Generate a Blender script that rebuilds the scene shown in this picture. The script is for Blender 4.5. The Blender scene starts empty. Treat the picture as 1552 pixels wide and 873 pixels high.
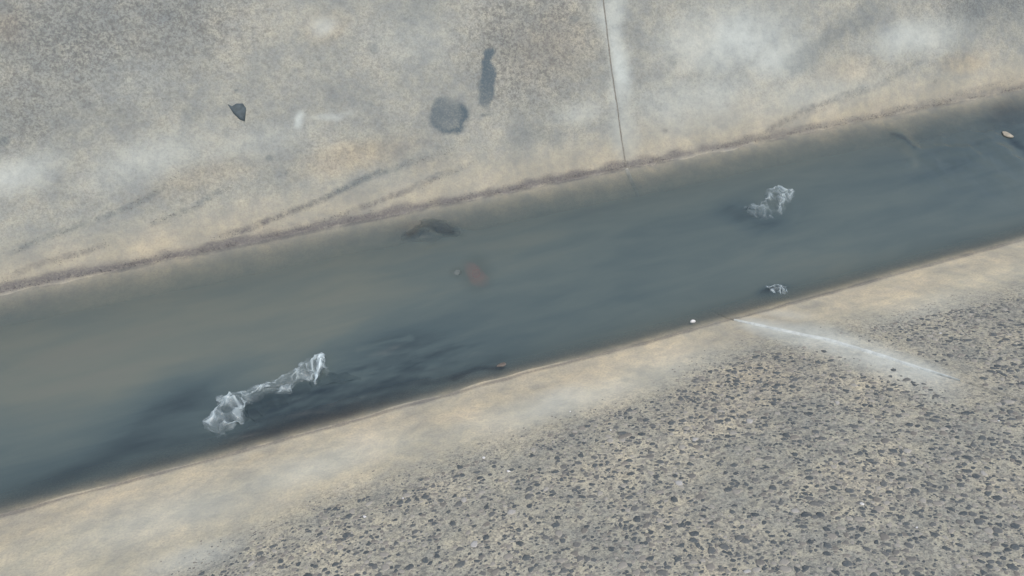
import bpy, math, random
import numpy as np
from mathutils import Matrix

random.seed(7)
rng = np.random.default_rng(11)
scene = bpy.context.scene

# ------------------------------------------------------------------ camera
# Solved from the two waterlines (vanishing point of the drain) and the
# construction joint: world X runs along the drain, Y across it, Z up, the
# still water surface is z = 0, the camera stands over (0, 0).
H = 1.8                       # camera height above the water, metres
F = 1218.0                    # focal length in photo pixels (1552 wide)
CX, CY = 776.0, 436.5
AX = np.array([4024.0, -951.0, F]); AX /= np.linalg.norm(AX)
AC = np.array([-723.0, -1501.0, F]); AC -= AX * (AC @ AX); AC /= np.linalg.norm(AC)
AU = np.cross(AX, AC)
RM = np.stack([AX, AC, AU])   # camera (x right, y down, z forward) -> world

cam_d = bpy.data.cameras.new('camera')
cam = bpy.data.objects.new('camera', cam_d)
scene.collection.objects.link(cam)
cam_d.sensor_width = 36.0
cam_d.lens = 36.0 * F / 1552.0
cam_d.clip_start = 0.05
cam_d.clip_end = 500.0
m = Matrix.Identity(4)
for i in range(3):
    m[i][0] = RM[i, 0]; m[i][1] = -RM[i, 1]; m[i][2] = -RM[i, 2]
m[2][3] = H
cam.matrix_world = m
scene.camera = cam

# ------------------------------------------------------------------ sky and sun (soft overcast daylight)
SUN_EL, SUN_AZ = math.radians(74), math.radians(165)
w = bpy.data.worlds.new('World'); scene.world = w; w.use_nodes = True
wn = w.node_tree.nodes; wl = w.node_tree.links
bg = wn['Background']
sky = wn.new('ShaderNodeTexSky'); sky.sky_type = 'NISHITA'; sky.sun_disc = False
sky.sun_elevation = SUN_EL; sky.sun_rotation = SUN_AZ
sky.air_density = 1.0; sky.dust_density = 4.0; sky.ozone_density = 1.0
wl.new(sky.outputs[0], bg.inputs[0]); bg.inputs[1].default_value = 0.11
sd = bpy.data.lights.new('sun', 'SUN'); sun = bpy.data.objects.new('sun', sd)
scene.collection.objects.link(sun)
sd.energy = 1.05; sd.angle = math.radians(25); sd.color = (1.0, 0.95, 0.85)
sun.rotation_euler = (math.pi / 2 - SUN_EL, 0, math.pi - SUN_AZ)
sun.location = (0, 0, 6)
vs = scene.view_settings
vs.view_transform = 'Standard'; vs.look = 'None'; vs.gamma = 1.0; vs.exposure = 0.6
vs.use_curve_mapping = False
scene.render.filter_size = 3.4

# ------------------------------------------------------------------ geometry of the drain
Y_FAR, Y_NEAR = 0.999 * H, 0.614 * H
A_FAR, A_NEAR = math.radians(41), math.radians(30)
Z_TOP = 0.95
V_TOP_F, V_TOP_N = Z_TOP / math.sin(A_FAR), Z_TOP / math.sin(A_NEAR)


def ray(px, py):
    d = np.array([px - CX, py - CY, F]); return RM @ d


def on_water(px, py, z=0.0):
    D = ray(px, py); s = (z - H) / D[2]
    return np.array([D[0] * s, D[1] * s, z])


def on_far(px, py):
    D = ray(px, py); n = np.array([0, -math.sin(A_FAR), math.cos(A_FAR)])
    s = (n @ (np.array([0, Y_FAR, 0]) - np.array([0, 0, H]))) / (n @ D)
    P = np.array([0, 0, H]) + D * s
    return P[0], (P[1] - Y_FAR) / math.cos(A_FAR)


def on_near(px, py):
    D = ray(px, py); n = np.array([0, math.sin(A_NEAR), math.cos(A_NEAR)])
    s = (n @ (np.array([0, Y_NEAR, 0]) - np.array([0, 0, H]))) / (n @ D)
    P = np.array([0, 0, H]) + D * s
    return P[0], (Y_NEAR - P[1]) / math.cos(A_NEAR)


def project(P):
    q = (P - np.array([0, 0, H])) @ RM        # world -> camera axes
    z = np.maximum(q[:, 2], 0.15)
    return CX + F * q[:, 0] / z, CY + F * q[:, 1] / z


# ------------------------------------------------------------------ numpy noise
_tab = rng.random((256, 256))


def vnoise(x, y):
    xi = np.floor(x).astype(int); yi = np.floor(y).astype(int)
    fx = x - xi; fy = y - yi
    fx = fx * fx * (3 - 2 * fx); fy = fy * fy * (3 - 2 * fy)
    a = _tab[xi & 255, yi & 255]; b = _tab[(xi + 1) & 255, yi & 255]
    c = _tab[xi & 255, (yi + 1) & 255]; d = _tab[(xi + 1) & 255, (yi + 1) & 255]
    return (a * (1 - fx) + b * fx) * (1 - fy) + (c * (1 - fx) + d * fx) * fy


def fbm(x, y, o=4):
    t = 0; a = 0.5; s = 0
    for k in range(o):
        t = t + a * vnoise(x * 2 ** k + 17.3 * k, y * 2 ** k + 9.1 * k); s += a; a *= 0.55
    return t / s


def sstep(a, b, x):
    t = np.clip((x - a) / (b - a), 0, 1); return t * t * (3 - 2 * t)


def blob(px, py, cx, cy, rx, ry, rot=0.0, soft=1.0):
    c, s = math.cos(math.radians(rot)), math.sin(math.radians(rot))
    u = ((px - cx) * c + (py - cy) * s) / rx; v = (-(px - cx) * s + (py - cy) * c) / ry
    r = np.sqrt(u * u + v * v)
    return 1 - sstep(1 - soft * 0.9, 1 + soft * 0.35, r)


def polydist(px, py, pts):
    """distance to a polyline and position along it (0..1)"""
    best = np.full(px.shape, 1e9); tb = np.zeros(px.shape); n = len(pts) - 1
    for i in range(n):
        ax, ay = pts[i]; bx, by = pts[i + 1]
        dx, dy = bx - ax, by - ay; L = dx * dx + dy * dy
        t = np.clip(((px - ax) * dx + (py - ay) * dy) / L, 0, 1)
        d = np.hypot(px - ax - t * dx, py - ay - t * dy)
        k = d < best; best = np.where(k, d, best); tb = np.where(k, (i + t) / n, tb)
    return best, tb


# ------------------------------------------------------------------ mesh helpers
def mesh_obj(name, verts, faces, mat=None, parent=None, smooth=True):
    me = bpy.data.meshes.new(name)
    verts = np.asarray(verts, dtype=np.float32)
    if isinstance(faces, np.ndarray) and faces.ndim == 2:
        nf, k = faces.shape
        me.vertices.add(len(verts)); me.vertices.foreach_set('co', verts.ravel())
        me.loops.add(nf * k); me.loops.foreach_set('vertex_index', faces.astype(np.int32).ravel())
        me.polygons.add(nf); me.polygons.foreach_set('loop_start', np.arange(0, nf * k, k, dtype=np.int32))
        me.update(calc_edges=True); me.validate()
    else:
        me.from_pydata(verts.tolist(), [], [list(map(int, f)) for f in faces]); me.update()
    if smooth:
        me.polygons.foreach_set('use_smooth', np.ones(len(me.polygons), dtype=bool))
    ob = bpy.data.objects.new(name, me)
    scene.collection.objects.link(ob)
    if mat: me.materials.append(mat)
    if parent: ob.parent = parent
    return ob


def attr_f(ob, name, vals):
    a = ob.data.attributes.new(name, 'FLOAT', 'POINT')
    a.data.foreach_set('value', np.asarray(vals, dtype=np.float32))


def attr_c(ob, name, rgba):
    a = ob.data.attributes.new(name, 'FLOAT_COLOR', 'POINT')
    a.data.foreach_set('color', np.asarray(rgba, dtype=np.float32).ravel())


def grid_faces(nu, nv, flip=False):
    i, j = np.meshgrid(np.arange(nu - 1), np.arange(nv - 1), indexing='ij')
    a = (i * nv + j).ravel(); b = ((i + 1) * nv + j).ravel()
    c = ((i + 1) * nv + j + 1).ravel(); d = (i * nv + j + 1).ravel()
    return np.stack([a, d, c, b] if flip else [a, b, c, d], 1)


def tag(o, label=None, cat=None, group=None, kind=None):
    if label: o['label'] = label
    if cat: o['category'] = cat
    if group: o['group'] = group
    if kind: o['kind'] = kind
    return o


# ------------------------------------------------------------------ materials
def new_mat(name):
    mt = bpy.data.materials.new(name); mt.use_nodes = True
    nt = mt.node_tree; return mt, nt, nt.nodes, nt.links, nt.nodes['Principled BSDF']


class NB:
    """small node builder"""
    def __init__(s, nt): s.nt = nt; s.n = nt.nodes; s.l = nt.links
    def _in(s, sock, v):
        if isinstance(v, bpy.types.NodeSocket): s.l.new(v, sock)
        elif isinstance(v, (tuple, list)): sock.default_value = tuple(v) + ((1,) if len(v) == 3 and len(sock.default_value) == 4 else ())
        else: sock.default_value = v
    def math(s, op, a, b=0.0, clamp=False):
        k = s.n.new('ShaderNodeMath'); k.operation = op; k.use_clamp = clamp
        s._in(k.inputs[0], a); s._in(k.inputs[1], b); return k.outputs[0]
    def mix(s, f, a, b, mode='MIX'):
        k = s.n.new('ShaderNodeMix'); k.data_type = 'RGBA'; k.blend_type = mode
        s._in(k.inputs[0], f); s._in(k.inputs[6], a); s._in(k.inputs[7], b); return k.outputs[2]
    def noise(s, vec, scale, detail=4, rough=0.55, dist=0.0):
        k = s.n.new('ShaderNodeTexNoise'); s.l.new(vec, k.inputs['Vector'])
        k.inputs['Scale'].default_value = scale; k.inputs['Detail'].default_value = detail
        k.inputs['Roughness'].default_value = rough; k.inputs['Distortion'].default_value = dist
        return k.outputs['Fac']
    def vor(s, vec, scale, feature='F1', out='Distance', rnd=1.0):
        k = s.n.new('ShaderNodeTexVoronoi'); k.feature = feature; s.l.new(vec, k.inputs['Vector'])
        k.inputs['Scale'].default_value = scale; k.inputs['Randomness'].default_value = rnd
        return k.outputs[out]
    def ramp(s, f, a, b, lo=0.0, hi=1.0):
        k = s.n.new('ShaderNodeMapRange'); k.interpolation_type = 'SMOOTHSTEP'
        s._in(k.inputs[0], f); k.inputs[1].default_value = a; k.inputs[2].default_value = b
        k.inputs[3].default_value = lo; k.inputs[4].default_value = hi; return k.outputs[0]
    def cramp(s, f, stops):
        k = s.n.new('ShaderNodeValToRGB'); s.l.new(f, k.inputs[0]); e = k.color_ramp.elements
        e[0].position, e[0].color = stops[0][0], (*stops[0][1], 1)
        e[1].position, e[1].color = stops[-1][0], (*stops[-1][1], 1)
        for p, c in stops[1:-1]:
            x = e.new(p); x.color = (*c, 1)
        return k.outputs[0]
    def attr(s, name, out='Fac'):
        k = s.n.new('ShaderNodeAttribute'); k.attribute_name = name; return k.outputs[out]
    def sep(s, c):
        k = s.n.new('ShaderNodeSeparateColor'); s.l.new(c, k.inputs[0]); return k.outputs
    def bump(s, h, strength, dist, normal=None):
        k = s.n.new('ShaderNodeBump'); s.l.new(h, k.inputs['Height'])
        k.inputs['Strength'].default_value = strength; k.inputs['Distance'].default_value = dist
        if normal: s.l.new(normal, k.inputs['Normal'])
        return k.outputs[0]


def concrete_mat(name, near):
    mt, nt, n, l, p = new_mat(name); b = NB(nt)
    tc = n.new('ShaderNodeTexCoord').outputs['Object']
    pa = b.attr('wear', 'Color'); dark, white, tan = b.sep(pa)[:3]
    expo = b.attr('exposed')
    big = b.noise(tc, 5.5, 5, 0.6); mid = b.noise(tc, 26, 4, 0.6); fine = b.noise(tc, 190, 3, 0.6)
    sand = b.noise(tc, 520, 2, 0.5)
    base = b.cramp(big, [(0.3, (0.255, 0.278, 0.262)), (0.5, (0.335, 0.350, 0.308)), (0.7, (0.43, 0.428, 0.358))])
    if near: base = b.mix(1.0, base, (1.38, 1.30, 1.17), 'MULTIPLY')
    base = b.mix(b.ramp(mid, 0.3, 0.72), b.mix(1.0, base, (0.86, 0.88, 0.92), 'MULTIPLY'), b.mix(1.0, base, (1.09, 1.07, 1.02), 'MULTIPLY'))
    base = b.mix(b.ramp(fine, 0.38, 0.7, 0, 0.35), base, (0.235, 0.23, 0.225))
    base = b.mix(b.math('MULTIPLY', tan, 0.7), base, b.mix(1.0, base, (1.13, 0.985, 0.88) if near else (1.17, 1.0, 0.82), 'MULTIPLY'))
    # exposed aggregate too small to model: cells of dark stone in the sand matrix
    for sc, lo, hi, st in ((46, .50, .66, .35), (85, .49, .62, .5), (140, .50, .62, .5), (260, .52, .64, .4)):
        mo = b.noise(tc, sc, 3, 0.62, 0.5)
        base = b.mix(b.math('MULTIPLY', b.math('MULTIPLY', b.ramp(mo, lo, hi), expo), st * (0.95 if near else 1.4)), base, (0.125, 0.135, 0.135) if near else (0.14, 0.142, 0.130))
    for sc, th, st in (((230, 0.34, 0.5),) if near else ((110, 0.34, 0.35), (170, 0.34, 0.4))):
        warp = n.new('ShaderNodeVectorMath'); warp.operation = 'ADD'
        wn_ = n.new('ShaderNodeTexNoise'); wn_.inputs['Scale'].default_value = sc * 1.3
        l.new(tc, wn_.inputs['Vector'])
        sc_ = n.new('ShaderNodeVectorMath'); sc_.operation = 'SCALE'; sc_.inputs['Scale'].default_value = 0.006 * 100 / sc
        l.new(wn_.outputs['Color'], sc_.inputs[0]); l.new(tc, warp.inputs[0]); l.new(sc_.outputs[0], warp.inputs[1])
        cell = b.vor(warp.outputs[0], sc); col = b.vor(warp.outputs[0], sc, 'F1', 'Color')
        pick = b.sep(col)
        stone = b.math('MULTIPLY', b.ramp(cell, th + 0.12, th - 0.1), b.ramp(pick[0], 0.30, 0.5))
        stcol = b.cramp(pick[1], [(0.0, (0.085, 0.09, 0.10)), (0.45, (0.15, 0.145, 0.14)), (0.8, (0.20, 0.17, 0.145)), (1.0, (0.30, 0.29, 0.27))])
        base = b.mix(b.math('MULTIPLY', b.math('MULTIPLY', stone, expo), st), base, stcol)
    # mineral bloom, stains
    wn2 = b.math('MULTIPLY', white, b.ramp(b.math('ADD', b.math('MULTIPLY', mid, 0.6), b.math('MULTIPLY', fine, 0.4)), 0.25, 0.6, 0.55, 1.0), True)
    base = b.mix(wn2, base, (0.60, 0.635, 0.58) if near else (0.58, 0.64, 0.61))
    dk = b.math('MULTIPLY', dark, b.ramp(fine, 0.25, 0.62, 0.72, 1.05), True)
    base = b.mix(dk, base, b.mix(b.ramp(tan, 0.2, 0.6), (0.070, 0.102, 0.120), (0.116, 0.114, 0.116)))
    l.new(base, p.inputs['Base Color'])
    l.new(b.ramp(dark, 0, 1, 0.88, 0.6), p.inputs['Roughness'])
    p.inputs['Specular IOR Level'].default_value = 0.3
    h = b.math('ADD', b.math('MULTIPLY', fine, 0.6), b.math('MULTIPLY', sand, 0.4))
    nm = b.bump(h, 0.5, 0.002); nm = b.bump(mid, 0.35, 0.008, nm)
    l.new(nm, p.inputs['Normal'])
    return mt


M_FAR = concrete_mat('weathered_concrete', False)
M_NEAR = concrete_mat('washed_concrete', True)


def plain_mat(name, col, rough=0.85, scale=40, var=0.25, bump=0.002, spec=0.3):
    mt, nt, n, l, p = new_mat(name); b = NB(nt)
    tc = n.new('ShaderNodeTexCoord').outputs['Object']
    f = b.noise(tc, scale, 5, 0.6)
    l.new(b.mix(b.ramp(f, 0.3, 0.7), tuple(c * (1 - var) for c in col), tuple(c * (1 + var) for c in col)), p.inputs['Base Color'])
    p.inputs['Roughness'].default_value = rough; p.inputs['Specular IOR Level'].default_value = spec
    l.new(b.bump(f, 0.5, bump), p.inputs['Normal'])
    return mt


M_BACK = plain_mat('joint_dirt', (0.11, 0.105, 0.095))
M_PALE = plain_mat('pale_silt', (0.32, 0.32, 0.28))
M_JOINT = plain_mat('joint_filler', (0.19, 0.185, 0.16), scale=150)
M_SILT = plain_mat('channel_silt', (0.17, 0.165, 0.15), scale=18)
M_GROUND = plain_mat('dry_earth', (0.24, 0.21, 0.165), scale=9, bump=0.02)
M_LIME = plain_mat('lime_mortar', (0.56, 0.60, 0.57), scale=60, var=0.12)

PEB = [(0.0, (0.066, 0.083, 0.092)), (0.35, (0.100, 0.119, 0.125)), (0.6, (0.142, 0.152, 0.150)), (0.75, (0.20, 0.192, 0.17)),
       (0.84, (0.28, 0.27, 0.24)), (0.96, (0.36, 0.35, 0.31)), (1.0, (0.45, 0.45, 0.43))]


def pebble_mat(name, use_attr, grit=False):
    mt, nt, n, l, p = new_mat(name); b = NB(nt)
    tc = n.new('ShaderNodeTexCoord').outputs['Object']
    f = b.attr('tint') if use_attr else n.new('ShaderNodeObjectInfo').outputs['Random']
    c = b.cramp(f, PEB)
    nz = b.noise(tc, 420 if use_attr else 2.2, 3, 0.6)
    c = b.mix(b.ramp(nz, 0.4, 0.8, 0, 0.45), c, (0.25, 0.245, 0.215))
    # cement skin still clinging to the rim of each stone
    skin = b.math('ADD', b.attr('rim'), b.math('MULTIPLY', b.math('SUBTRACT', nz, 0.5), 1.5))
    if not grit: c = b.mix(b.ramp(skin, 0.62, 1.25, 0, 0.92), c, (0.40, 0.38, 0.32))
    else: c = b.mix(1.0, c, (1.05, 0.92, 0.88), 'MULTIPLY')
    l.new(c, p.inputs['Base Color']); p.inputs['Roughness'].default_value = 0.75
    p.inputs['Specular IOR Level'].default_value = 0.3
    return mt


M_PEB_S = pebble_mat('pebble_mix', True)
M_PEB = pebble_mat('pebble_stone', False)
M_WHITE = plain_mat('white_quartz', (0.72, 0.73, 0.72), 0.5, 90, 0.1)
M_GRIT = pebble_mat('dark_grit', True, True)


def water_mat():
    mt, nt, n, l, p = new_mat('murky_water'); b = NB(nt)
    tc = n.new('ShaderNodeTexCoord').outputs['Object']
    mud_and_reflection = b.attr('mud_and_reflection'); opac = b.attr('opacity')
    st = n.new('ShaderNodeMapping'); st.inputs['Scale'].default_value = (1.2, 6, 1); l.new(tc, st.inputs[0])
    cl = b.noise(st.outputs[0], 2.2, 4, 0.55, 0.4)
    f = b.math('ADD', mud_and_reflection, b.ramp(cl, 0.25, 0.75, -0.09, 0.09), True)
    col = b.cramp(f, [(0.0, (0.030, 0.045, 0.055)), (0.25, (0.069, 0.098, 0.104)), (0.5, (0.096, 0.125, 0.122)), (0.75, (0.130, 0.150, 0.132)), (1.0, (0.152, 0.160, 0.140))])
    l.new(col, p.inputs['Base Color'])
    p.inputs['Roughness'].default_value = 0.16; p.inputs['IOR'].default_value = 1.33
    l.new(opac, p.inputs['Alpha'])
    rp = b.noise(st.outputs[0], 26, 3, 0.5, 0.3)
    l.new(b.bump(rp, 0.12, 0.004), p.inputs['Normal'])
    return mt


M_WATER = water_mat()


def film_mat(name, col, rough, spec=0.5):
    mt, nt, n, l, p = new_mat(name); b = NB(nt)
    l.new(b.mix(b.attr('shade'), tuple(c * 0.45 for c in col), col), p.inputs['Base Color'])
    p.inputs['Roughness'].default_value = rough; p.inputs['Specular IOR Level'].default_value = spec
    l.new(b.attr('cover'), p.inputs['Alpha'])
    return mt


M_FILM = film_mat('plastic_film', (0.60, 0.72, 0.76), 0.25)
M_DARKFILM = film_mat('dark_wet_film', (0.07, 0.105, 0.12), 0.5, 0.08)

# ------------------------------------------------------------------ traced lines (photo pixels -> drain coordinates)
FAR_JOINT = [on_far(*q) for q in ((904, -80), (915, 0), (920, 40), (926, 95), (934, 150), (941, 200), (949, 250), (954, 285))]
NEAR_JOINT = [on_near(*q) for q in ((1090, 476), (1105, 483), (1180, 500), (1250, 515), (1330, 538), (1410, 563), (1470, 582), (1600, 622), (1800, 690))]


def joint_fn(pts):
    v = np.array([q[1] for q in pts]); x = np.array([q[0] for q in pts]); o = np.argsort(v)
    v, x = v[o], x[o]
    return lambda t: np.interp(t, v, x)


JF, JN = joint_fn(FAR_JOINT), joint_fn(NEAR_JOINT)
NB_PTS = [on_near(*q) for q in ((-150, 1010), (60, 940), (200, 880), (350, 815), (500, 748), (700, 676), (850, 632), (1000, 580), (1080, 530), (1150, 508), (1260, 488), (1400, 462), (1552, 425), (1800, 350))]
_nx = np.array([q[0] for q in NB_PTS]); _nv = np.array([q[1] for q in NB_PTS])


def near_exposure(x, v):
    """how far the skin of the near slab is worn down to its aggregate"""
    vb = np.interp(x, _nx, _nv) + 0.05 * (fbm(x * 7, v * 9) - 0.5)
    return sstep(-0.04, 0.14, v - vb)


# ------------------------------------------------------------------ slabs
def far_pos(x, v):
    d = 0.010 * (fbm(x * 2.3, v * 3.1) - 0.5) + 0.004 * (fbm(x * 14 + 5, v * 14, 3) - 0.5)
    d = d + 0.007 * (fbm(x * 24 + 9, v * 24, 3) - 0.5) * np.exp(-(v / 0.04) ** 2)
    below = v < 0
    y = Y_FAR + np.where(below, v * 0.97, v * math.cos(A_FAR)) - d * math.sin(A_FAR)
    z = np.where(below, v * 0.21, v * math.sin(A_FAR)) + d * math.cos(A_FAR)
    z = np.where(v < -0.10, z - (-0.10 - v) * 1.1, z)
    return np.stack([x, y, z], -1)


def near_pos(x, v, lift=0.0):
    d = 0.010 * (fbm(x * 2.1 + 40, v * 2.7) - 0.5) + 0.004 * (fbm(x * 13 + 25, v * 13, 3) - 0.5) + lift
    y = Y_NEAR - v * math.cos(A_NEAR) + d * math.sin(A_NEAR)
    z = v * math.sin(A_NEAR) + d * math.cos(A_NEAR)
    return np.stack([x, y, z], -1)


TIDE = [
    ([(0, 388), (101, 350), (166, 327), (222, 300), (272, 267)], 0.55),
    ([(0, 426), (50, 403), (111, 388), (166, 370)], 0.7),
    ([(222, 342), (292, 315), (352, 282)], 0.55),
    ([(312, 365), (373, 348), (418, 330), (468, 310), (519, 287), (546, 272), (592, 256), (683, 229)], 1.0),
    ([(440, 352), (500, 334), (546, 316), (592, 298), (651, 275), (720, 247)], 0.8),
    ([(1092, 222), (1151, 206), (1183, 188), (1220, 169), (1275, 147), (1339, 124)], 0.75),
    ([(1200, 186), (1256, 160), (1320, 135), (1366, 110), (1412, 82)], 0.4),
    ([(1380, 162), (1450, 144), (1552, 118)], 0.4),
]


def far_wear(P, x, v):
    px, py = project(P)
    wob = (fbm(x * 9, v * 9) - 0.5) * 26; wob2 = (fbm(x * 9 + 50, v * 9 + 20) - 0.5) * 26
    qx, qy = px + wob, py + wob2
    n1 = fbm(x * 6 + 3, v * 6 + 8); n2 = fbm(x * 18, v * 18 + 4)
    nf = fbm(x * 75, v * 75 + 3, 3)
    dark = np.zeros(len(x)); white = np.zeros(len(x))
    # damp round patch with a darker rim, the long leak mark above it, small spots
    rg = (fbm(x * 28, v * 28 + 7) - .5) * 8
    fx, fy = px + wob * 0.5 + rg, py + wob2 * 0.5 + rg
    r = np.hypot((fx - 680) / 31, (fy - 176) / 28)
    patch = (1 - sstep(0.84, 1.12, r)) * (0.70 + 0.35 * np.exp(-((r - 0.88) / 0.12) ** 2) * sstep(660, 700, px + py * 0.3 - 40))
    patch *= 1 - 0.75 * blob(fx, fy, 690, 146, 24, 15, 0, 0.8)
    dark = np.maximum(dark, patch * (0.7 + 0.6 * n2))
    d, t = polydist(fx, fy, [(744, 86), (740, 98), (742, 108), (736, 130), (735, 150), (739, 164)])
    dark = np.maximum(dark, (1 - sstep(0.6, 1.15, d / np.interp(t, [0, .12, .3, .55, .8, 1], [11, 7, 9, 14, 13, 5]))) * np.interp(t, [0, .5, .8, 1], [1, 1, .75, .2]))
    dark = np.maximum(dark, 0.45 * blob(fx, fy, 736, 172, 12, 5, -20, 0.8))
    for cx, cy, rr, k in ((405, 240, 7, .5), (356, 136, 4, .5), (290, 178, 22, .22), (567, 72, 9, .3), (5, 216, 12, .5), (868, 28, 12, .4),
                          (1020, 92, 12, .3), (1010, 195, 4, .5), (1056, 112, 16, .2), (432, 262, 3, .5), (560, 158, 5, .25), (1362, 98, 4, .4), (1418, 124, 4, .4)):
        dark = np.maximum(dark, k * blob(fx, fy, cx, cy, rr, rr * 0.9, 0, 0.8))
    d, t = polydist(qx, qy, [(1195, 100), (1245, 68), (1300, 30), (1330, 5)])
    dark = np.maximum(dark, 0.22 * (1 - sstep(4, 22, d)) * (0.5 + n2))
    for pts, k in TIDE:
        d, t = polydist(px + wob * 0.3, py + wob2 * 0.3, pts)
        dark = np.maximum(dark, 0.72 * k * (.35 + .65 * sstep(.36, .62, nf)) * (1 - sstep(1.5, 7.5, d)) * sstep(0, .1, t) * (1 - sstep(.8, 1, t)) * (0.35 + 1.1 * n2))
    # waterline of dark grit and slime
    wl = 1 - sstep(0.006, 0.030, np.abs(v - 0.010) + 0.034 * (fbm(x * 16, v * 40) - 0.42))
    wl *= np.interp(px, [-100, 0, 900, 1150, 1300, 1552], [1, 1, .95, .7, .5, .5])
    dark = np.maximum(dark, 0.88 * wl)
    dark = np.where(v < -0.004, dark * 0.35, dark)
    # dark worn areas
    for cx, cy, rx, ry, k in ((120, 30, 280, 120, .20), (60, 180, 150, 60, .16), (810, 60, 110, 120, .16), (1500, 5, 110, 55, .3), (830, 205, 80, 25, .16), (640, 20, 70, 40, .12)):
        dark = np.maximum(dark, k * blob(qx, qy, cx, cy, rx, ry, -8) * (0.5 + n1))
    # bloom
    for cx, cy, rx, ry, rot, k in ((1110, 60, 120, 60, -10, .55), (1180, 85, 70, 40, -30, .5), (1390, 55, 90, 35, -12, .42), (938, 95, 20, 85, -6, .6), (925, 20, 26, 50, 0, .4),
                                   (950, 190, 26, 60, -6, .25), (30, 265, 75, 35, -20, .42), (492, 38, 24, 18, 0, .5), (457, 182, 9, 17, 10, .75), (505, 176, 38, 8, -4, .4),
                                   (230, 240, 120, 40, -18, .28), (880, 170, 45, 25, -15, .22), (380, 215, 110, 30, -14, .2), (1060, 150, 130, 50, -12, .3), (1230, 140, 120, 40, -15, .22), (620, 60, 90, 50, 0, .12), (200, 120, 80, 40, 0, .1)):
        white = np.maximum(white, k * blob(qx, qy, cx, cy, rx, ry, rot) * (0.45 + 1.0 * n1))
    tan = np.clip(1 - sstep(0.03, 0.17, v), 0, 1) * (0.45 + 0.5 * n1)
    for cx, cy, rx, ry, k in ((545, 238, 110, 26, .9), (660, 260, 80, 25, .5), (1090, 170, 60, 30, .7), (1275, 115, 60, 25, .8), (1465, 98, 45, 25, .9), (300, 270, 100, 30, .5), (10, 40, 40, 40, .6), (495, 42, 40, 30, .7), (830, 70, 90, 70, .5), (1000, 200, 90, 40, .5)):
        tan = np.maximum(tan, k * blob(qx, qy, cx, cy, rx, ry, -12))
    expo = np.zeros(len(x)) + 0.34
    for cx, cy, rx, ry, k in ((150, 40, 340, 170, 1.0), (20, 160, 150, 120, .8), (800, 60, 150, 150, 1.0), (560, 70, 180, 130, .45), (1500, 0, 150, 60, .8), (1060, 20, 90, 60, .4)):
        expo = np.maximum(expo, k * blob(qx, qy, cx, cy, rx, ry, -8))
    expo *= sstep(0.05, 0.2, v) * (0.6 + 0.6 * n1)
    out = (px < -60) | (px > 1612) | (py < -60)
    expo = np.where(out, np.maximum(expo, 0.6 * n1), expo)
    return dark, white, tan, expo


def near_wear(P, x, v):
    px, py = project(P)
    n1 = fbm(x * 6 + 31, v * 6 + 8); n2 = fbm(x * 20 + 7, v * 20 + 4)
    expo = near_exposure(x, v + 0.035)
    wob = (n1 - 0.5) * 20
    dark = 0.08 * expo * sstep(0.35, 0.75, n1)
    dark = np.maximum(dark, 0.6 * (1 - sstep(0.004, 0.016, np.abs(v - 0.004) + 0.012 * (n2 - .3))))
    dark = np.maximum(dark, 0.5 * sstep(-0.01, -0.05, v))
    dark = np.maximum(dark, 0.14 * blob(px, py, 1180, 495, 90, 22, 8) * (0.4 + n2))
    dark = np.maximum(dark, 0.16 * blob(px, py, 1500, 530, 110, 60, -6) * (0.4 + n2))
    white = np.zeros(len(x))
    # lime washed out of the joint, running down one side of it
    pts = [(1105, 483), (1180, 500), (1250, 515), (1330, 538), (1410, 563), (1480, 590)]
    d, t = polydist(px, py, pts)
    s = py - np.interp(px, [q[0] for q in pts], [q[1] for q in pts])
    lenf = sstep(-0.01, .12, t) * (1 - sstep(.78, 1, t))
    core = (1 - sstep(1.5, 7, d)) * lenf
    halo = np.where(s > 0, 1 - sstep(2, np.interp(t, [0, .5, .9, 1], [14, 40, 60, 50]), d), 1 - sstep(1, np.interp(t, [0, .4, .8, 1], [10, 34, 20, 16]), d)) * lenf
    white = np.maximum(white, 1.0 * core * (0.65 + 0.5 * n2))
    white = np.maximum(white, 0.9 * halo * (0.42 + 0.6 * n2))
    for cx, cy, rx, ry, rot, k in ((1195, 478, 45, 9, 4, .35), (860, 612, 170, 26, -15, .35), (480, 702, 160, 30, -17, .4), (250, 780, 180, 40, -15, .3), (290, 850, 90, 22, -18, .35), (1010, 555, 110, 30, -12, .22), (1400, 470, 90, 20, -14, .2)):
        white = np.maximum(white, k * blob(px + wob, py + wob, cx, cy, rx, ry, rot) * (0.4 + n1))
    tan = (1 - expo) * (0.35 + 0.6 * n1) * (1 - 0.5 * sstep(0.1, 0.2, v)) + 0.3 * expo * n1
    for cx, cy, rx, ry, k in ((400, 690, 110, 20, .8), (1380, 420, 130, 26, .7), (1130, 590, 200, 60, .5), (60, 800, 120, 30, .6)):
        tan = np.maximum(tan, k * blob(px, py, cx, cy, rx, ry, -16))
    return dark, white, np.clip(tan, 0, 1), expo


PANEL = 3.0
X_JF, X_JN = JF(0.1), JN(0.1)
GAP = 0.0036
BACK = 22.0


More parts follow.
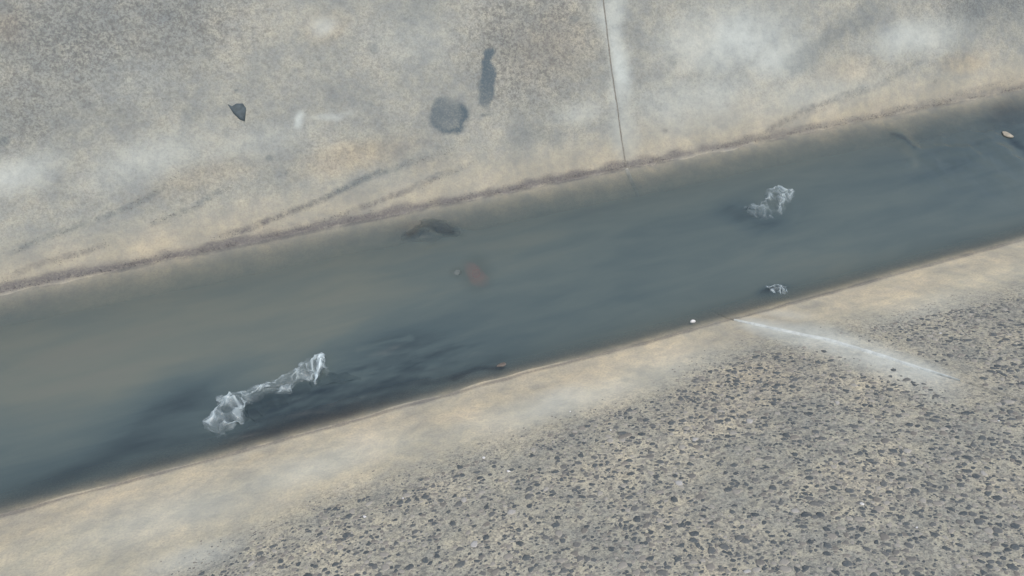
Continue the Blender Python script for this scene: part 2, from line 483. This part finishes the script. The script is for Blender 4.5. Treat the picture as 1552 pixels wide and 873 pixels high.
def slab(bank, pos, wear, jl, jr, vtop, du, dv, mat, lift=0.0, v0=-0.2):
    """one cast slab between two joints: a curved top sheet with its own edges and 9 cm of depth"""
    vv = np.arange(v0, vtop + dv, dv); vv[-1] = vtop
    nu = int(round(PANEL / du)) + 1
    u = np.linspace(0, 1, nu)
    ragL = 0.0022 * (fbm(vv * 45, vv * 0 + 3.3, 3) - 0.5); ragR = 0.0022 * (fbm(vv * 45 + 70, vv * 0 + 8.3, 3) - 0.5)
    xl = jl(vv) + GAP / 2 + ragL; xr = jr(vv) - GAP / 2 + ragR
    X = xl[None, :] + u[:, None] * (xr - xl)[None, :]; V = np.repeat(vv[None, :], nu, 0)
    edge = np.minimum(X - xl[None, :], xr[None, :] - X)
    x, v = X.ravel(), V.ravel()
    P = pos(x, v)
    r = 0.0035 * np.exp(-edge.ravel() / 0.004)      # worn arris along the joints
    P[:, 2] -= r; P[:, 2] += lift
    nv = len(vv); F1 = grid_faces(nu, nv, flip=(pos is near_pos))
    # side skirts give the slab its depth
    nrm = np.array([0, math.sin(A_NEAR), math.cos(A_NEAR)]) if pos is near_pos else np.array([0, -math.sin(A_FAR), math.cos(A_FAR)])
    idx = np.arange(nu * nv).reshape(nu, nv)
    verts = [P]; faces = [F1]; base = len(P); src = [np.arange(len(P))]
    for row, fl in ((idx[0], 1), (idx[-1], 0), (idx[:, -1], 1)):
        low = P[row] - nrm * 0.09
        k = len(row); nidx = base + np.arange(k); base += k
        verts.append(low); src.append(row)
        q = np.stack([row[:-1], row[1:], nidx[1:], nidx[:-1]], 1)
        if fl: q = q[:, ::-1]
        faces.append(q)
    ob = mesh_obj('concrete_panel', np.concatenate(verts), np.concatenate(faces), mat, bank)
    s = np.concatenate(src)
    d, w_, t, e = wear(P, x, v)
    attr_c(ob, 'wear', np.stack([d, w_, t, np.ones_like(d)], 1)[s]); attr_f(ob, 'exposed', e[s])
    return ob


def bank_body(name, far):
    """the earth and backing the slabs are bedded on"""
    a, y0, sg = (A_FAR, Y_FAR, 1) if far else (A_NEAR, Y_NEAR, -1)
    prof = []
    for v, off in ((-0.35, 0.03), (0, 0.03), (Z_TOP / math.sin(a), 0.03)):
        prof.append((y0 + sg * (v * math.cos(a) + off * math.sin(a)), v * math.sin(a) - off * math.cos(a)))
    prof.append((prof[-1][0] + sg * 0.03, Z_TOP - 0.02)); prof.append((prof[-1][0], -0.6)); prof.append((prof[0][0], -0.6))
    vs_, fs = [], []
    for x in (-BACK, BACK): vs_ += [(x, y, z) for y, z in prof]
    k = len(prof)
    for i in range(k): fs.append((i, (i + 1) % k, k + (i + 1) % k, k + i))
    fs += [tuple(range(k))[::-1], tuple(range(k, 2 * k))]
    return tag(mesh_obj(name, vs_, fs, M_BACK, smooth=False), kind='structure')


far_bank = bank_body('far_bank', True)
near_bank = bank_body('near_bank', False)
near_panels = {}
for far in (True, False):
    jf = JF if far else JN
    bank = far_bank if far else near_bank
    for k in range(-5, 5):
        inview = k in (-1, 0)
        def jl(v, k=k, jf=jf): return (jf(v) if k == 0 else float(jf(0.1)) + 0 * v) + PANEL * k
        def jr(v, k=k, jf=jf): return (jf(v) if k == -1 else float(jf(0.1)) + 0 * v) + PANEL * (k + 1)
        du = 0.006 if inview else 0.06
        if far:
            slab(bank, far_pos, far_wear, jl, jr, V_TOP_F, du, 0.006 if inview else 0.05, M_FAR, v0=-0.16)
        else:
            near_panels[k] = slab(bank, near_pos, near_wear, jl, jr, V_TOP_N, du, 0.006 if inview else 0.05, M_NEAR,
                                  lift=(0.003 if k == -1 else 0.0))

# dirt packed in the two joints, a few millimetres below the faces
for jf, pos, vt, bank in ((JF, far_pos, V_TOP_F, far_bank), (JN, near_pos, V_TOP_N, near_bank)):
    vv = np.linspace(-0.02, vt - .01, 160); pp = []
    for s in (-1, -.3, .3, 1):
        q = pos(jf(vv) + s * 0.005, vv); q[:, 2] -= 0.0025 + 0.002 * fbm(vv * 40, vv * 0 + s)
        pp.append(q)
    if jf is JF:
        v2 = np.linspace(-0.14, 0.0, 30)
        mesh_obj('joint_silt', np.concatenate([pos(JF(v2) + s * 0.007, v2) + np.array([0, 0, .0012 * (1 - abs(s))]) for s in (-1, 0, 1)]), grid_faces(3, 30), M_PALE, bank)
    mesh_obj('joint_filler', np.concatenate(pp), grid_faces(4, 160, flip=(pos is near_pos)), M_JOINT, bank)

# lime mortar squeezed out of the near joint, a low tapering ridge
vv = np.linspace(on_near(1112, 485)[1], on_near(1455, 577)[1], 90)
rid, nr = [], 7
for i, v in enumerate(vv):
    t = i / 89; wd = (0.003 + 0.0055 * math.sin(math.pi * min(1, t * 1.1)) ** 0.7) * (0.7 + 0.6 * float(vnoise(np.array(v * 60), np.array(2.2))))
    if t > 0.9: wd *= max(0.1, (1 - t) * 10)
    for j in range(nr):
        s = j / (nr - 1) * 2 - 1
        x = JN(v) + s * wd + 0.004 * (float(vnoise(np.array(v * 30), np.array(7.7))) - .5)
        p = near_pos(np.array([x]), np.array([v]), 0.0032 + 0.0035 * (1 - s * s) * wd / 0.01 - 0.004 * abs(s) ** 6)[0]
        rid.append(p)
mesh_obj('mortar_seam', rid, grid_faces(90, nr, flip=False), M_LIME, near_bank)

# ------------------------------------------------------------------ bed, ground, water
bed_prof = [(Y_NEAR + 0.22, -0.20), (Y_NEAR + 0.05, -0.15), (Y_FAR - 0.1, -0.13)]
mesh_obj_bed = mesh_obj('channel_bed', [(x, y, z) for x in (-BACK, BACK) for y, z in ((Y_NEAR - 0.1, -0.14), (Y_NEAR + 0.25, -0.16), (Y_FAR + 0.1, -0.13))],
                        [(0, 3, 4, 1), (1, 4, 5, 2)], M_SILT)
tag(mesh_obj_bed, kind='structure')
yt_f = Y_FAR + V_TOP_F * math.cos(A_FAR) + 0.02; yt_n = Y_NEAR - V_TOP_N * math.cos(A_NEAR) - 0.02
gv, gf = [], []
for y0, y1 in ((yt_f, yt_f + 90), (yt_n - 90, yt_n)):
    ys = np.linspace(y0, y1, 46); xs = np.linspace(-90, 90, 61)
    o = len(gv)
    for x in xs:
        for y in ys:
            dd = min(abs(y - yt_f), abs(y - yt_n)) if y > yt_f - .01 or y < yt_n + .01 else 0
            gv.append((x, y, Z_TOP - 0.004 + min(1, dd / 3) * 0.15 * (float(fbm(np.array(x * .4), np.array(y * .4))) - .3)))
    gf += (grid_faces(61, 46) + o).tolist()
tag(mesh_obj('ground', gv, gf, M_GROUND), kind='structure')


def water_height(X, Y, px, py):
    z = 0.0012 * (fbm(X * 6, Y * 14) - 0.5) + 0.0006 * (fbm(X * 30, Y * 50, 2) - 0.5)
    n = fbm(X * 8 + 3, Y * 20, 3) - 0.5
    # wave behind the dark film by the far bank, lip further along, wash between bag and near bank
    for pts, wd, a in (([(615, 368), (645, 350), (662, 340)], 7, .010), ([(655, 343), (690, 344), (725, 358)], 6, .007), ([(632, 356), (668, 358), (700, 366)], 5, .006),
                       ([(1345, 200), (1372, 212), (1390, 232)], 8, .010), ([(1500, 215), (1530, 232), (1560, 262)], 9, .008), ([(1385, 232), (1420, 224), (1470, 228)], 10, .003),
                       ([(1490, 230), (1530, 265), (1580, 300)], 14, .004),
                       ([(545, 530), (580, 522), (618, 514)], 6, .007), ([(690, 572), (725, 560), (770, 550)], 6, .007), ([(400, 632), (470, 618), (540, 600), (610, 588)], 9, .008), ([(420, 600), (500, 590), (600, 560), (680, 560)], 10, .006),
                       ([(315, 662), (360, 655), (400, 645)], 5, .006), ([(540, 590), (590, 580), (650, 566)], 9, .004),
                       ([(1108, 312), (1130, 330), (1165, 342)], 6, .006), ([(1195, 300), (1205, 320), (1190, 338)], 7, .004), ([(1160, 448), (1185, 450), (1210, 444)], 5, .005)):
        d, t = polydist(px + 30 * n, py + 22 * n, pts)
        a = a * (0.8 if pts[0][0] > 1300 else 0.5)
        z = z + a * np.exp(-(d / wd) ** 2) * np.sin(np.pi * np.clip(t * 0.9 + 0.05, 0, 1)) - 0.5 * a * np.exp(-((d - 2.1 * wd) / wd) ** 2) * np.sin(np.pi * np.clip(t * .9 + .05, 0, 1))
    agit = blob(px, py, 520, 590, 230, 42, -16)
    z = z + agit * 0.010 * (fbm(X * 16, Y * 34, 4) - 0.5)
    z = z + blob(px, py, 1470, 230, 150, 80, 0) * 0.009 * (fbm(X * 22, Y * 22, 3) - 0.5)
    return z


xs = np.concatenate([np.linspace(-BACK, -1.75, 40)[:-1], np.arange(-1.75, 4.2, 0.007), np.linspace(4.2, BACK, 40)])
ys = np.linspace(Y_NEAR - 0.05, Y_FAR + 0.045, 120)
X, Y = np.meshgrid(xs, ys, indexing='ij'); X, Y = X.ravel(), Y.ravel()
P0 = np.stack([X, Y, 0 * X], 1); px, py = project(P0)
px = np.where(X < -1.7, -900, px)
Zw = water_height(X, Y, px, py)
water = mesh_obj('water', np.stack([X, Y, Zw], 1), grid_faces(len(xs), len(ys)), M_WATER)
tag(water, kind='structure')
# water tone: pale brown silt plumes, plus dark reflections of bank and sky painted in
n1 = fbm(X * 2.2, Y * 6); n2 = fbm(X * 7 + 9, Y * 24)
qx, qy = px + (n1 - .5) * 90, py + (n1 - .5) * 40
mud_and_reflection = 0.46 + 0.10 * (n1 - 0.5)
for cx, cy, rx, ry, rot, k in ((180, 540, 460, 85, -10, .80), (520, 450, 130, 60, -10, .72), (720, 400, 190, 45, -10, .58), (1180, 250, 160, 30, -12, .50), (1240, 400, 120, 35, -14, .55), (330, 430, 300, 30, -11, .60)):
    mud_and_reflection = np.maximum(mud_and_reflection, mud_and_reflection + (k - mud_and_reflection) * blob(qx, qy, cx, cy, rx, ry, rot))
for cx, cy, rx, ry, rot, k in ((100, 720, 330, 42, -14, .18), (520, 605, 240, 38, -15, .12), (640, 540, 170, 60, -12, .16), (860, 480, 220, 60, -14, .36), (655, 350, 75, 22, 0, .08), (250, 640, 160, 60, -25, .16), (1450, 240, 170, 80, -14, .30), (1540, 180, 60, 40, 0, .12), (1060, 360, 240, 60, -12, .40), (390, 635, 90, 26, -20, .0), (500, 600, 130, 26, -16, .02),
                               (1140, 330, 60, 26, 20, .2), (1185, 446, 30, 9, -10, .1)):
    f = blob(qx, qy, cx, cy, rx, ry, rot); mud_and_reflection = mud_and_reflection + (k - mud_and_reflection) * f
mud_and_reflection += 0.42 * (fbm(X * 16, Y * 62 + 4 * n1, 4) - 0.5) * blob(px, py, 530, 595, 270, 52, -16, .7) + 0.10 * (n2 - .5)
for pts, wd, k in (([(625, 362), (650, 348), (690, 356)], 6, .0), ([(1350, 203), (1370, 212), (1382, 222)], 4, .02), ([(1535, 212), (1560, 232)], 6, .02), ([(690, 576), (730, 562), (760, 556)], 5, .0), ([(560, 600), (600, 585), (650, 580)], 7, .02)):  # dark sides of the ripples, painted into the water colour
    d, t = polydist(px + 20 * (n2 - .5), py + 20 * (n2 - .5), pts); f = np.exp(-(d / wd) ** 2); mud_and_reflection = mud_and_reflection + (k - mud_and_reflection) * f * .8
for pts, wd, k in (([(1372, 228), (1384, 238), (1388, 250)], 7, .55), ([(540, 528), (590, 518), (622, 512)], 4, .4), ([(1490, 240), (1540, 280)], 9, .42), ([(640, 354), (655, 353), (668, 359)], 2.5, .6)):  # paler ripple lips, likewise painted as colour
    d, t = polydist(px + 20 * (n2 - .5), py + 20 * (n2 - .5), pts); f = np.exp(-(d / wd) ** 2); mud_and_reflection = mud_and_reflection + (k - mud_and_reflection) * f * .8
depth_f = np.maximum(0, (Y_FAR - Y)) * 0.215 + Zw; depth_n = np.maximum(0, (Y - Y_NEAR)) * math.tan(A_NEAR) + Zw
dep = np.minimum(depth_f, depth_n)
opac = 0.15 + 0.845 * (1 - np.exp(-np.maximum(dep, 0) / 0.022))
opac -= 0.20 * blob(px, py, 722, 416, 27, 30, 0) + 0.2 * blob(px, py, 692, 413, 12, 9, 0)
attr_f(water, 'mud_and_reflection', np.clip(mud_and_reflection, 0, 1)); attr_f(water, 'opacity', np.clip(opac, 0, 1))

# ------------------------------------------------------------------ pebbles in the near slabs
def dome(seed):
    """one worn pebble, its rounded top standing just proud of the concrete (unit radius)"""
    r = random.Random(seed)
    n = 8; el = r.uniform(0.62, 1.0); ph = r.uniform(0, 6.28)
    rad = [1 + r.uniform(-0.38, 0.3) for _ in range(n)]
    v = [(0.05 * r.uniform(-1, 1), 0.05 * r.uniform(-1, 1), 0.11)]
    for ring, (k, z) in enumerate(((0.62, 0.095), (0.92, 0.045), (0.95, -0.35))):
        for i in range(n):
            a = ph + i * 2 * math.pi / n
            v.append((k * rad[i] * math.cos(a), k * rad[i] * math.sin(a) * el, z + r.uniform(-.015, .015)))
    f = [(0, 1 + i, 1 + (i + 1) % n) for i in range(n)]
    for ring in range(2):
        o = 1 + ring * n
        f += [(o + i, o + n + i, o + n + (i + 1) % n, o + (i + 1) % n) for i in range(n)]
    return np.array(v), f


DOMES = [dome(s) for s in range(12)]
TN = np.stack([[1, 0, 0], [0, -math.cos(A_NEAR), math.sin(A_NEAR)], [0, math.sin(A_NEAR), math.cos(A_NEAR)]])  # rows: along, up-slope, normal

cell = {}
def free(x, v, r):
    ci, cj = int(x / 0.012), int(v / 0.012)
    for i in range(ci - 2, ci + 3):
        for j in range(cj - 2, cj + 3):
            for (a, b_, c) in cell.get((i, j), ()):
                if (a - x) ** 2 + (b_ - v) ** 2 < (0.60 * (c + r)) ** 2: return False
    cell.setdefault((ci, cj), []).append((x, v, r)); return True


pebs = []
N = 230000
cxs = rng.uniform(-1.1, 3.3, N); cvs = rng.uniform(0.03, V_TOP_N - 0.03, N)
rad = np.sort(np.clip(rng.lognormal(math.log(0.0030), 0.58, N), 0.0013, 0.0110))[::-1]
ex = near_exposure(cxs, cvs)
PP = near_pos(cxs, cvs); ppx, ppy = project(PP)
dens = 0.15 + 1.7 * fbm(cxs * 5 + 11, cvs * 6 + 2)
dens *= 0.25 + 0.95 * sstep(.38, .58, fbm(cxs * 36 + 5, cvs * 36 + 9, 3))
okm = (rng.random(N) < ex * dens) & ((rad < 0.0036) | (ex > 0.65)) & (ppx > -220) & (ppx < 1780) & (ppy < 1120) & (ppy > 300)
white_seam = polydist(ppx, ppy, [(1105, 483), (1180, 500), (1250, 515), (1330, 538), (1410, 563), (1480, 590)])[0]
okm &= (white_seam > 34) | (rng.random(N) < white_seam / 70 - 0.15)
okm &= np.abs(cxs - JN(cvs)) > 0.012
for i in np.nonzero(okm)[0]:
    if len(pebs) > 42000: break
    x, v, r = cxs[i], cvs[i], rad[i]
    if free(x, v, r): pebs.append((x, v, r, ppx[i], ppy[i]))
pa = np.array(pebs)
q = near_pos(pa[:, 0], pa[:, 1]); dist = np.linalg.norm(q - np.array([0, 0, H]), axis=1)
inside = (pa[:, 3] > 0) & (pa[:, 3] < 1552) & (pa[:, 4] < 873)
size = np.where(inside, pa[:, 2] / dist, 0)
order = np.argsort(-size)
big = set(order[:290].tolist())
dome_mesh = []
RIM = np.array([0.0] + [0.35] * 8 + [1.0] * 16)
for k, (v, f) in enumerate(DOMES):
    me = bpy.data.meshes.new('pebble'); me.from_pydata(v.tolist(), [], f); me.update()
    me.polygons.foreach_set('use_smooth', np.ones(len(me.polygons), dtype=bool)); me.materials.append(M_PEB); dome_mesh.append(me)
    me.attributes.new('rim', 'FLOAT', 'POINT').data.foreach_set('value', RIM.astype(np.float32))


def frame(P, r, rot, zs=1.0):
    c, s = math.cos(rot), math.sin(rot)
    e1 = TN[0] * c + TN[1] * s; e2 = -TN[0] * s + TN[1] * c
    mt = Matrix.Identity(4)
    for i in range(3):
        mt[i][0] = e1[i] * r; mt[i][1] = e2[i] * r; mt[i][2] = TN[2][i] * r * zs; mt[i][3] = P[i]
    return mt


ex_all = near_exposure(pa[:, 0], pa[:, 1])
stuff = {-1: [[], [], []], 0: [[], [], []]}
for i, (x, v, r, _, _) in enumerate(pebs):
    pk = -1 if x < JN(v) else 0
    P = near_pos(np.array([x]), np.array([v]))[0]
    if pk == -1: P = P + np.array([0, 0, 0.003])
    rot = random.uniform(0, 6.28); k = i % 12
    if i in big:
        ob = bpy.data.objects.new('pebble', dome_mesh[k]); scene.collection.objects.link(ob)
        ob.parent = near_panels[pk]; ob.matrix_world = frame(P, r, rot)
    else:
        vs_, f = DOMES[k]; mt = np.array(frame(P, r, rot))
        S = stuff[pk]; o = sum(len(a) for a in S[0]) if False else (S[2][-1][1] if S[2] else 0)
        S[0].append(vs_ @ mt[:3, :3].T + mt[:3, 3]); S[1].append((f, o))
        e_ = float(ex_all[i]); S[2].append((min(0.95, 0.92 - (0.92 - random.random() ** 1.05) * (0.25 + 0.75 * e_)), o + len(vs_)))
for pk, S in stuff.items():
    if not S[0]: continue
    V = np.concatenate(S[0]); faces = []
    for f, o in S[1]: faces += [tuple(a + o for a in g) for g in f]
    ob = mesh_obj('small_pebbles', V, faces, M_PEB_S, near_panels[pk]); ob['kind'] = 'stuff'
    attr_f(ob, 'tint', np.repeat([t for t, _ in S[2]], 25)); attr_f(ob, 'rim', np.tile(RIM, len(S[2])))

# the few pale stones that catch the eye
for k, (a, b_, r) in enumerate(((733, 695, .0042), (553, 785, .0048), (1305, 766, .0042), (925, 653, .003), (864, 625, .003), (1425, 505, .003), (611, 757, .0025), (1388, 800, .003), (770, 715, .0045), (1512, 640, .003))):
    x, v = on_near(a, b_); pk = -1 if x < JN(v) else 0
    P = near_pos(np.array([x]), np.array([v]))[0] + np.array([0, 0, .0045 if pk == -1 else .0015])
    me = dome_mesh[k].copy(); me.materials.clear(); me.materials.append(M_WHITE)
    ob = bpy.data.objects.new('pebble', me); scene.collection.objects.link(ob); ob.parent = near_panels[pk]
    ob.matrix_world = frame(P, r, k * 1.3); ob['label'] = 'small white quartz pebble set in the concrete'

# ------------------------------------------------------------------ grit lines left by the water on the far bank
gv, gf, gt = [], [], []
oct_f = [(0, 1, 2), (0, 2, 3), (0, 3, 4), (0, 4, 1), (5, 2, 1), (5, 3, 2), (5, 4, 3), (5, 1, 4)]
def grain(x, v, r):
    P = far_pos(np.array([x]), np.array([v]))[0]; o = len(gv)
    a = random.uniform(0, 6.3); s = random.uniform(.6, 1)
    for q in ((0, 0, .35), (1, 0, 0), (0, s, 0), (-1, 0, 0), (0, -s, 0), (0, 0, -.7)):
        c, sn = math.cos(a), math.sin(a)
        gv.append(P + r * np.array([q[0] * c - q[1] * sn, q[0] * sn + q[1] * c, q[2] + .1]))
    gf.extend([tuple(k + o for k in f) for f in oct_f]); gt.extend([random.random() * .55] * 6)
for pts, k in TIDE:
    W = [on_far(*q) for q in pts]
    for i in range(len(W) - 1):
        L = math.hypot(W[i + 1][0] - W[i][0], W[i + 1][1] - W[i][1])
        for _ in range(int(L * 700 * k)):
            t = random.random(); x = W[i][0] + t * (W[i + 1][0] - W[i][0]); v = W[i][1] + t * (W[i + 1][1] - W[i][1])
            if fbm(np.array(x * 14), np.array(v * 14)) < 0.40: continue
            grain(x + random.gauss(0, .004), v + random.gauss(0, .0055), random.uniform(.0007, .0019))
for _ in range(6000):
    x = random.uniform(-1.4, 4.2); v = 0.006 + abs(random.gauss(0, .009)) * (0.5 + float(fbm(np.array(x * 9), np.array(3.1))))
    if fbm(np.array(x * 11), np.array(v * 30)) < 0.47: continue
    grain(x, v - .003, random.uniform(.0008, .0020) * random.choice((.8, 1, 1, 1.5)))
g = mesh_obj('washed_up_grit', gv, gf, M_GRIT, smooth=False)
attr_f(g, 'tint', gt)
tag(g, 'dark grit left in lines along the far waterline', 'grit', kind='stuff')

# ------------------------------------------------------------------ litter in the water
def film(name, spine, halfw, height, mat, label, cat, crumple=0.012, seed=0, ns=170, nt=56, sink=0.014, dens=(0.10, 0.8), fold=26, group=None, under=1.0, along=(1, 1), jit=0.020):
    """crumpled film bunched along a ridge; its far hem dips just under the water, the near hem trails deeper"""
    W = np.array([on_water(*q)[:2] for q in spine]); n = len(W)
    tt = np.linspace(0, 1, n); s = np.linspace(0, 1, ns)
    cx = np.interp(s, tt, W[:, 0]); cy = np.interp(s, tt, W[:, 1])
    k = np.ones(15) / 15
    cx = np.convolve(np.pad(cx, 7, 'edge'), k, 'valid'); cy = np.convolve(np.pad(cy, 7, 'edge'), k, 'valid')
    dx, dy = np.gradient(cx), np.gradient(cy); L = np.hypot(dx, dy) + 1e-9
    nx, ny = -dy / L, dx / L
    hw = np.interp(s, np.linspace(0, 1, len(halfw)), halfw); hh = np.interp(s, np.linspace(0, 1, len(height)), height)
    t = np.linspace(-1, 1, nt)
    S, T = np.meshgrid(s, t, indexing='ij')
    total = np.sum(L)
    a, b_ = S * total, T * 0.05
    wv = fbm(a * 30 + seed, b_ * 30 + 3, 3) - .5
    X = cx[:, None] + nx[:, None] * hw[:, None] * T + jit * wv
    Y = cy[:, None] + ny[:, None] * hw[:, None] * T + jit * (fbm(a * 30 + seed + 90, b_ * 30 + 60, 3) - .5)
    r1 = 1 - np.abs(2 * fbm(a * fold + 0.8 * wv * 3 + seed * 3, b_ * fold * 0.7 + 5, 2) - 1)
    r2 = 1 - np.abs(2 * fbm(a * fold * 2.3 + b_ * 14 + seed * 5, b_ * fold * 1.6 - a * 9 + 15, 2) - 1)
    r3 = 1 - np.abs(2 * fbm(a * fold * 5 + seed, b_ * fold * 4 + 15, 2) - 1)
    cr = (r1 ** 2 * .55 + r2 ** 2 * .33 + r3 ** 2 * .18)
    prof = np.where(T > 0, 1 - T ** 2, (1 - (-T) ** 1.3 * 1.0))
    tip = np.minimum(1, np.minimum(S, 1 - S) * 10 + 0.15)
    Z = hh[:, None] * prof * tip + crumple * (cr - .45) * (0.35 + 0.65 * prof) - sink * (1 - prof) * under - 0.002
    ob = mesh_obj(name, np.stack([X, Y, Z], -1).reshape(-1, 3), grid_faces(ns, nt), mat)
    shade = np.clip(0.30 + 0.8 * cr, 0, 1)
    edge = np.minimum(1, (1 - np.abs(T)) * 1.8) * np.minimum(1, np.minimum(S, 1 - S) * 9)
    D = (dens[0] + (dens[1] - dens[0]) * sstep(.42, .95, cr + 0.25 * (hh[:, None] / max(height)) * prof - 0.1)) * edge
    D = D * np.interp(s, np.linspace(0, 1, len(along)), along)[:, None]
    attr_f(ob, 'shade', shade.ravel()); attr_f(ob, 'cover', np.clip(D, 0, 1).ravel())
    # stand the thing's origin at its base
    c = np.array([cx.mean(), cy.mean(), 0.0]); co = np.stack([X, Y, Z], -1).reshape(-1, 3) - c
    ob.data.vertices.foreach_set('co', co.astype(np.float32).ravel()); ob.data.update(); ob.location = c
    return tag(ob, label, cat, group)


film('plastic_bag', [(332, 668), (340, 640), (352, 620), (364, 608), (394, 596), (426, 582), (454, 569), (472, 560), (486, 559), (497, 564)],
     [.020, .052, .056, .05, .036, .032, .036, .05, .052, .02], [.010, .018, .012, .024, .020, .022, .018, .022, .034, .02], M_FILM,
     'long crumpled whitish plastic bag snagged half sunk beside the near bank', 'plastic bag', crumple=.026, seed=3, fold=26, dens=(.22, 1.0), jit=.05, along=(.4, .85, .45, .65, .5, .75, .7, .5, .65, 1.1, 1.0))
bag = bpy.context.scene.objects['plastic_bag']
sub = film('submerged_fold', [(322, 652), (350, 640), (385, 622), (420, 602), (460, 583), (500, 572), (560, 566)], [.03, .05, .065, .065, .06, .05, .02], [.002, .006, .007, .006, .007, .005, .001], M_DARKFILM,
     None, None, crumple=.008, seed=31, fold=14, ns=150, dens=(.12, .42), jit=.05)
sub.location = sub.location - bag.location; sub.parent = bag; sub['label'] = 'dark sunken fold of the bag'
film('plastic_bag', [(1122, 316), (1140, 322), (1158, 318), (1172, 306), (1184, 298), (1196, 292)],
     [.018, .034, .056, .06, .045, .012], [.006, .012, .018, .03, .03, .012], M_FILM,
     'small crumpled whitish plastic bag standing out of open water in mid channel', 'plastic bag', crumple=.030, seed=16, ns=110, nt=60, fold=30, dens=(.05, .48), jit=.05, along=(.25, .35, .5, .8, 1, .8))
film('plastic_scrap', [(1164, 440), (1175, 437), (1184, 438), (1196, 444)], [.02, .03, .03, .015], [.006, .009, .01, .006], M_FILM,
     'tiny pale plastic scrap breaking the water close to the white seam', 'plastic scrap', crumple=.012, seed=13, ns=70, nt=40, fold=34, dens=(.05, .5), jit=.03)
film('dark_film', [(612, 364), (632, 352), (655, 343), (680, 346), (712, 355)], [.02, .035, .045, .04, .02], [.002, .006, .008, .006, .002], M_DARKFILM,
     'dark wet film barely breaking the water beside the far bank', 'film', crumple=.007, seed=21, ns=120, nt=50, fold=9, dens=(.05, .26), jit=.05)


def lump(name, P, sx, sy, sz, mat, label, cat, seed, rot=0.0):
    """small uneven flat lump"""
    r = random.Random(seed); n = 14; vs_ = []
    for i, (k, z) in enumerate(((.0, .5), (.5, .46), (.85, .25), (1.0, 0), (.9, -.3))):
        for j in range(n):
            a = 2 * math.pi * j / n; q = k * (1 + .22 * math.sin(2 * a + seed) + .12 * math.sin(3 * a + 2 * seed) + r.uniform(-.05, .05))
            x, y = sx * q * math.cos(a), sy * q * math.sin(a)
            vs_.append((x * math.cos(rot) - y * math.sin(rot), x * math.sin(rot) + y * math.cos(rot), sz * (z + r.uniform(-.06, .06) * (k > 0))))
    ob = mesh_obj(name, vs_, [(i * n + j, (i + 1) * n + j, (i + 1) * n + (j + 1) % n, i * n + (j + 1) % n) for i in range(4) for j in range(n)] + [tuple(range(4 * n, 5 * n))], mat)
    ob.location = P
    return tag(ob, label, cat)


M_LEAF = plain_mat('tan_leaf', (0.33, 0.31, 0.25), 0.6, 60, .2)
M_TAN = plain_mat('tan_stone', (0.13, 0.115, 0.10), 0.7, 60, .2)
M_REDL = plain_mat('red_plastic', (0.62, 0.13, 0.10), 0.6, 40, .15)
lump('dead_leaf', on_water(1527, 204), .024, .014, .008, M_LEAF, 'small pale tan leaf floating on the open water', 'leaf', 4, -.7)
lump('stone', on_water(760, 553), .014, .007, .006, M_TAN, 'flat brown stone in the shallows at the near waterline', 'stone', 9, .2)
lump('white_stone', on_water(1050, 487), .007, .006, .010, M_WHITE, 'tiny white stone at the near waterline by the seam', 'stone', 2)
lump('red_wrapper', on_water(722, 417, -.010), .036, .050, .008, M_REDL, 'faded red scrap sunk just under the cloudy water', 'scrap', 5, .3)
lump('pale_pebble', on_water(692, 413, -.006), .012, .010, .008, M_WHITE, 'pale pebble under the water beside the red scrap', 'pebble', 6)

# dark torn leaf stuck flat on the far slab
out = [(345, 158), (352, 161), (358, 157), (368, 157), (373, 164), (372, 176), (371, 184), (363, 181), (354, 172)]
L2 = [on_far(*q) for q in out]; n = len(L2); cx = sum(q[0] for q in L2) / n; cv = sum(q[1] for q in L2) / n
nrmF = np.array([0, -math.sin(A_FAR), math.cos(A_FAR)]); c0 = far_pos(np.array([cx]), np.array([cv]))[0]
vs_ = []
for lift, k in ((.0018, 0.0), (.0022, .55), (.0012, 1.0), (-.001, 1.0)):
    for i, (x, v) in enumerate(L2):
        p = far_pos(np.array([cx + (x - cx) * k]), np.array([cv + (v - cv) * k]))[0]
        vs_.append(p + nrmF * (lift + (.0008 if i % 3 == 0 and k == 1.0 and lift > 0 else 0)) - c0)
ob = mesh_obj('dark_leaf', vs_, [(a * n + i, a * n + (i + 1) % n, (a + 1) * n + (i + 1) % n, (a + 1) * n + i) for a in range(3) for i in range(n)],
              plain_mat('dark_leaf', (0.075, 0.10, 0.11), 0.7, 80, .2))
ob.location = c0
tag(ob, 'dark torn leaf stuck flat on the sloping concrete', 'leaf')
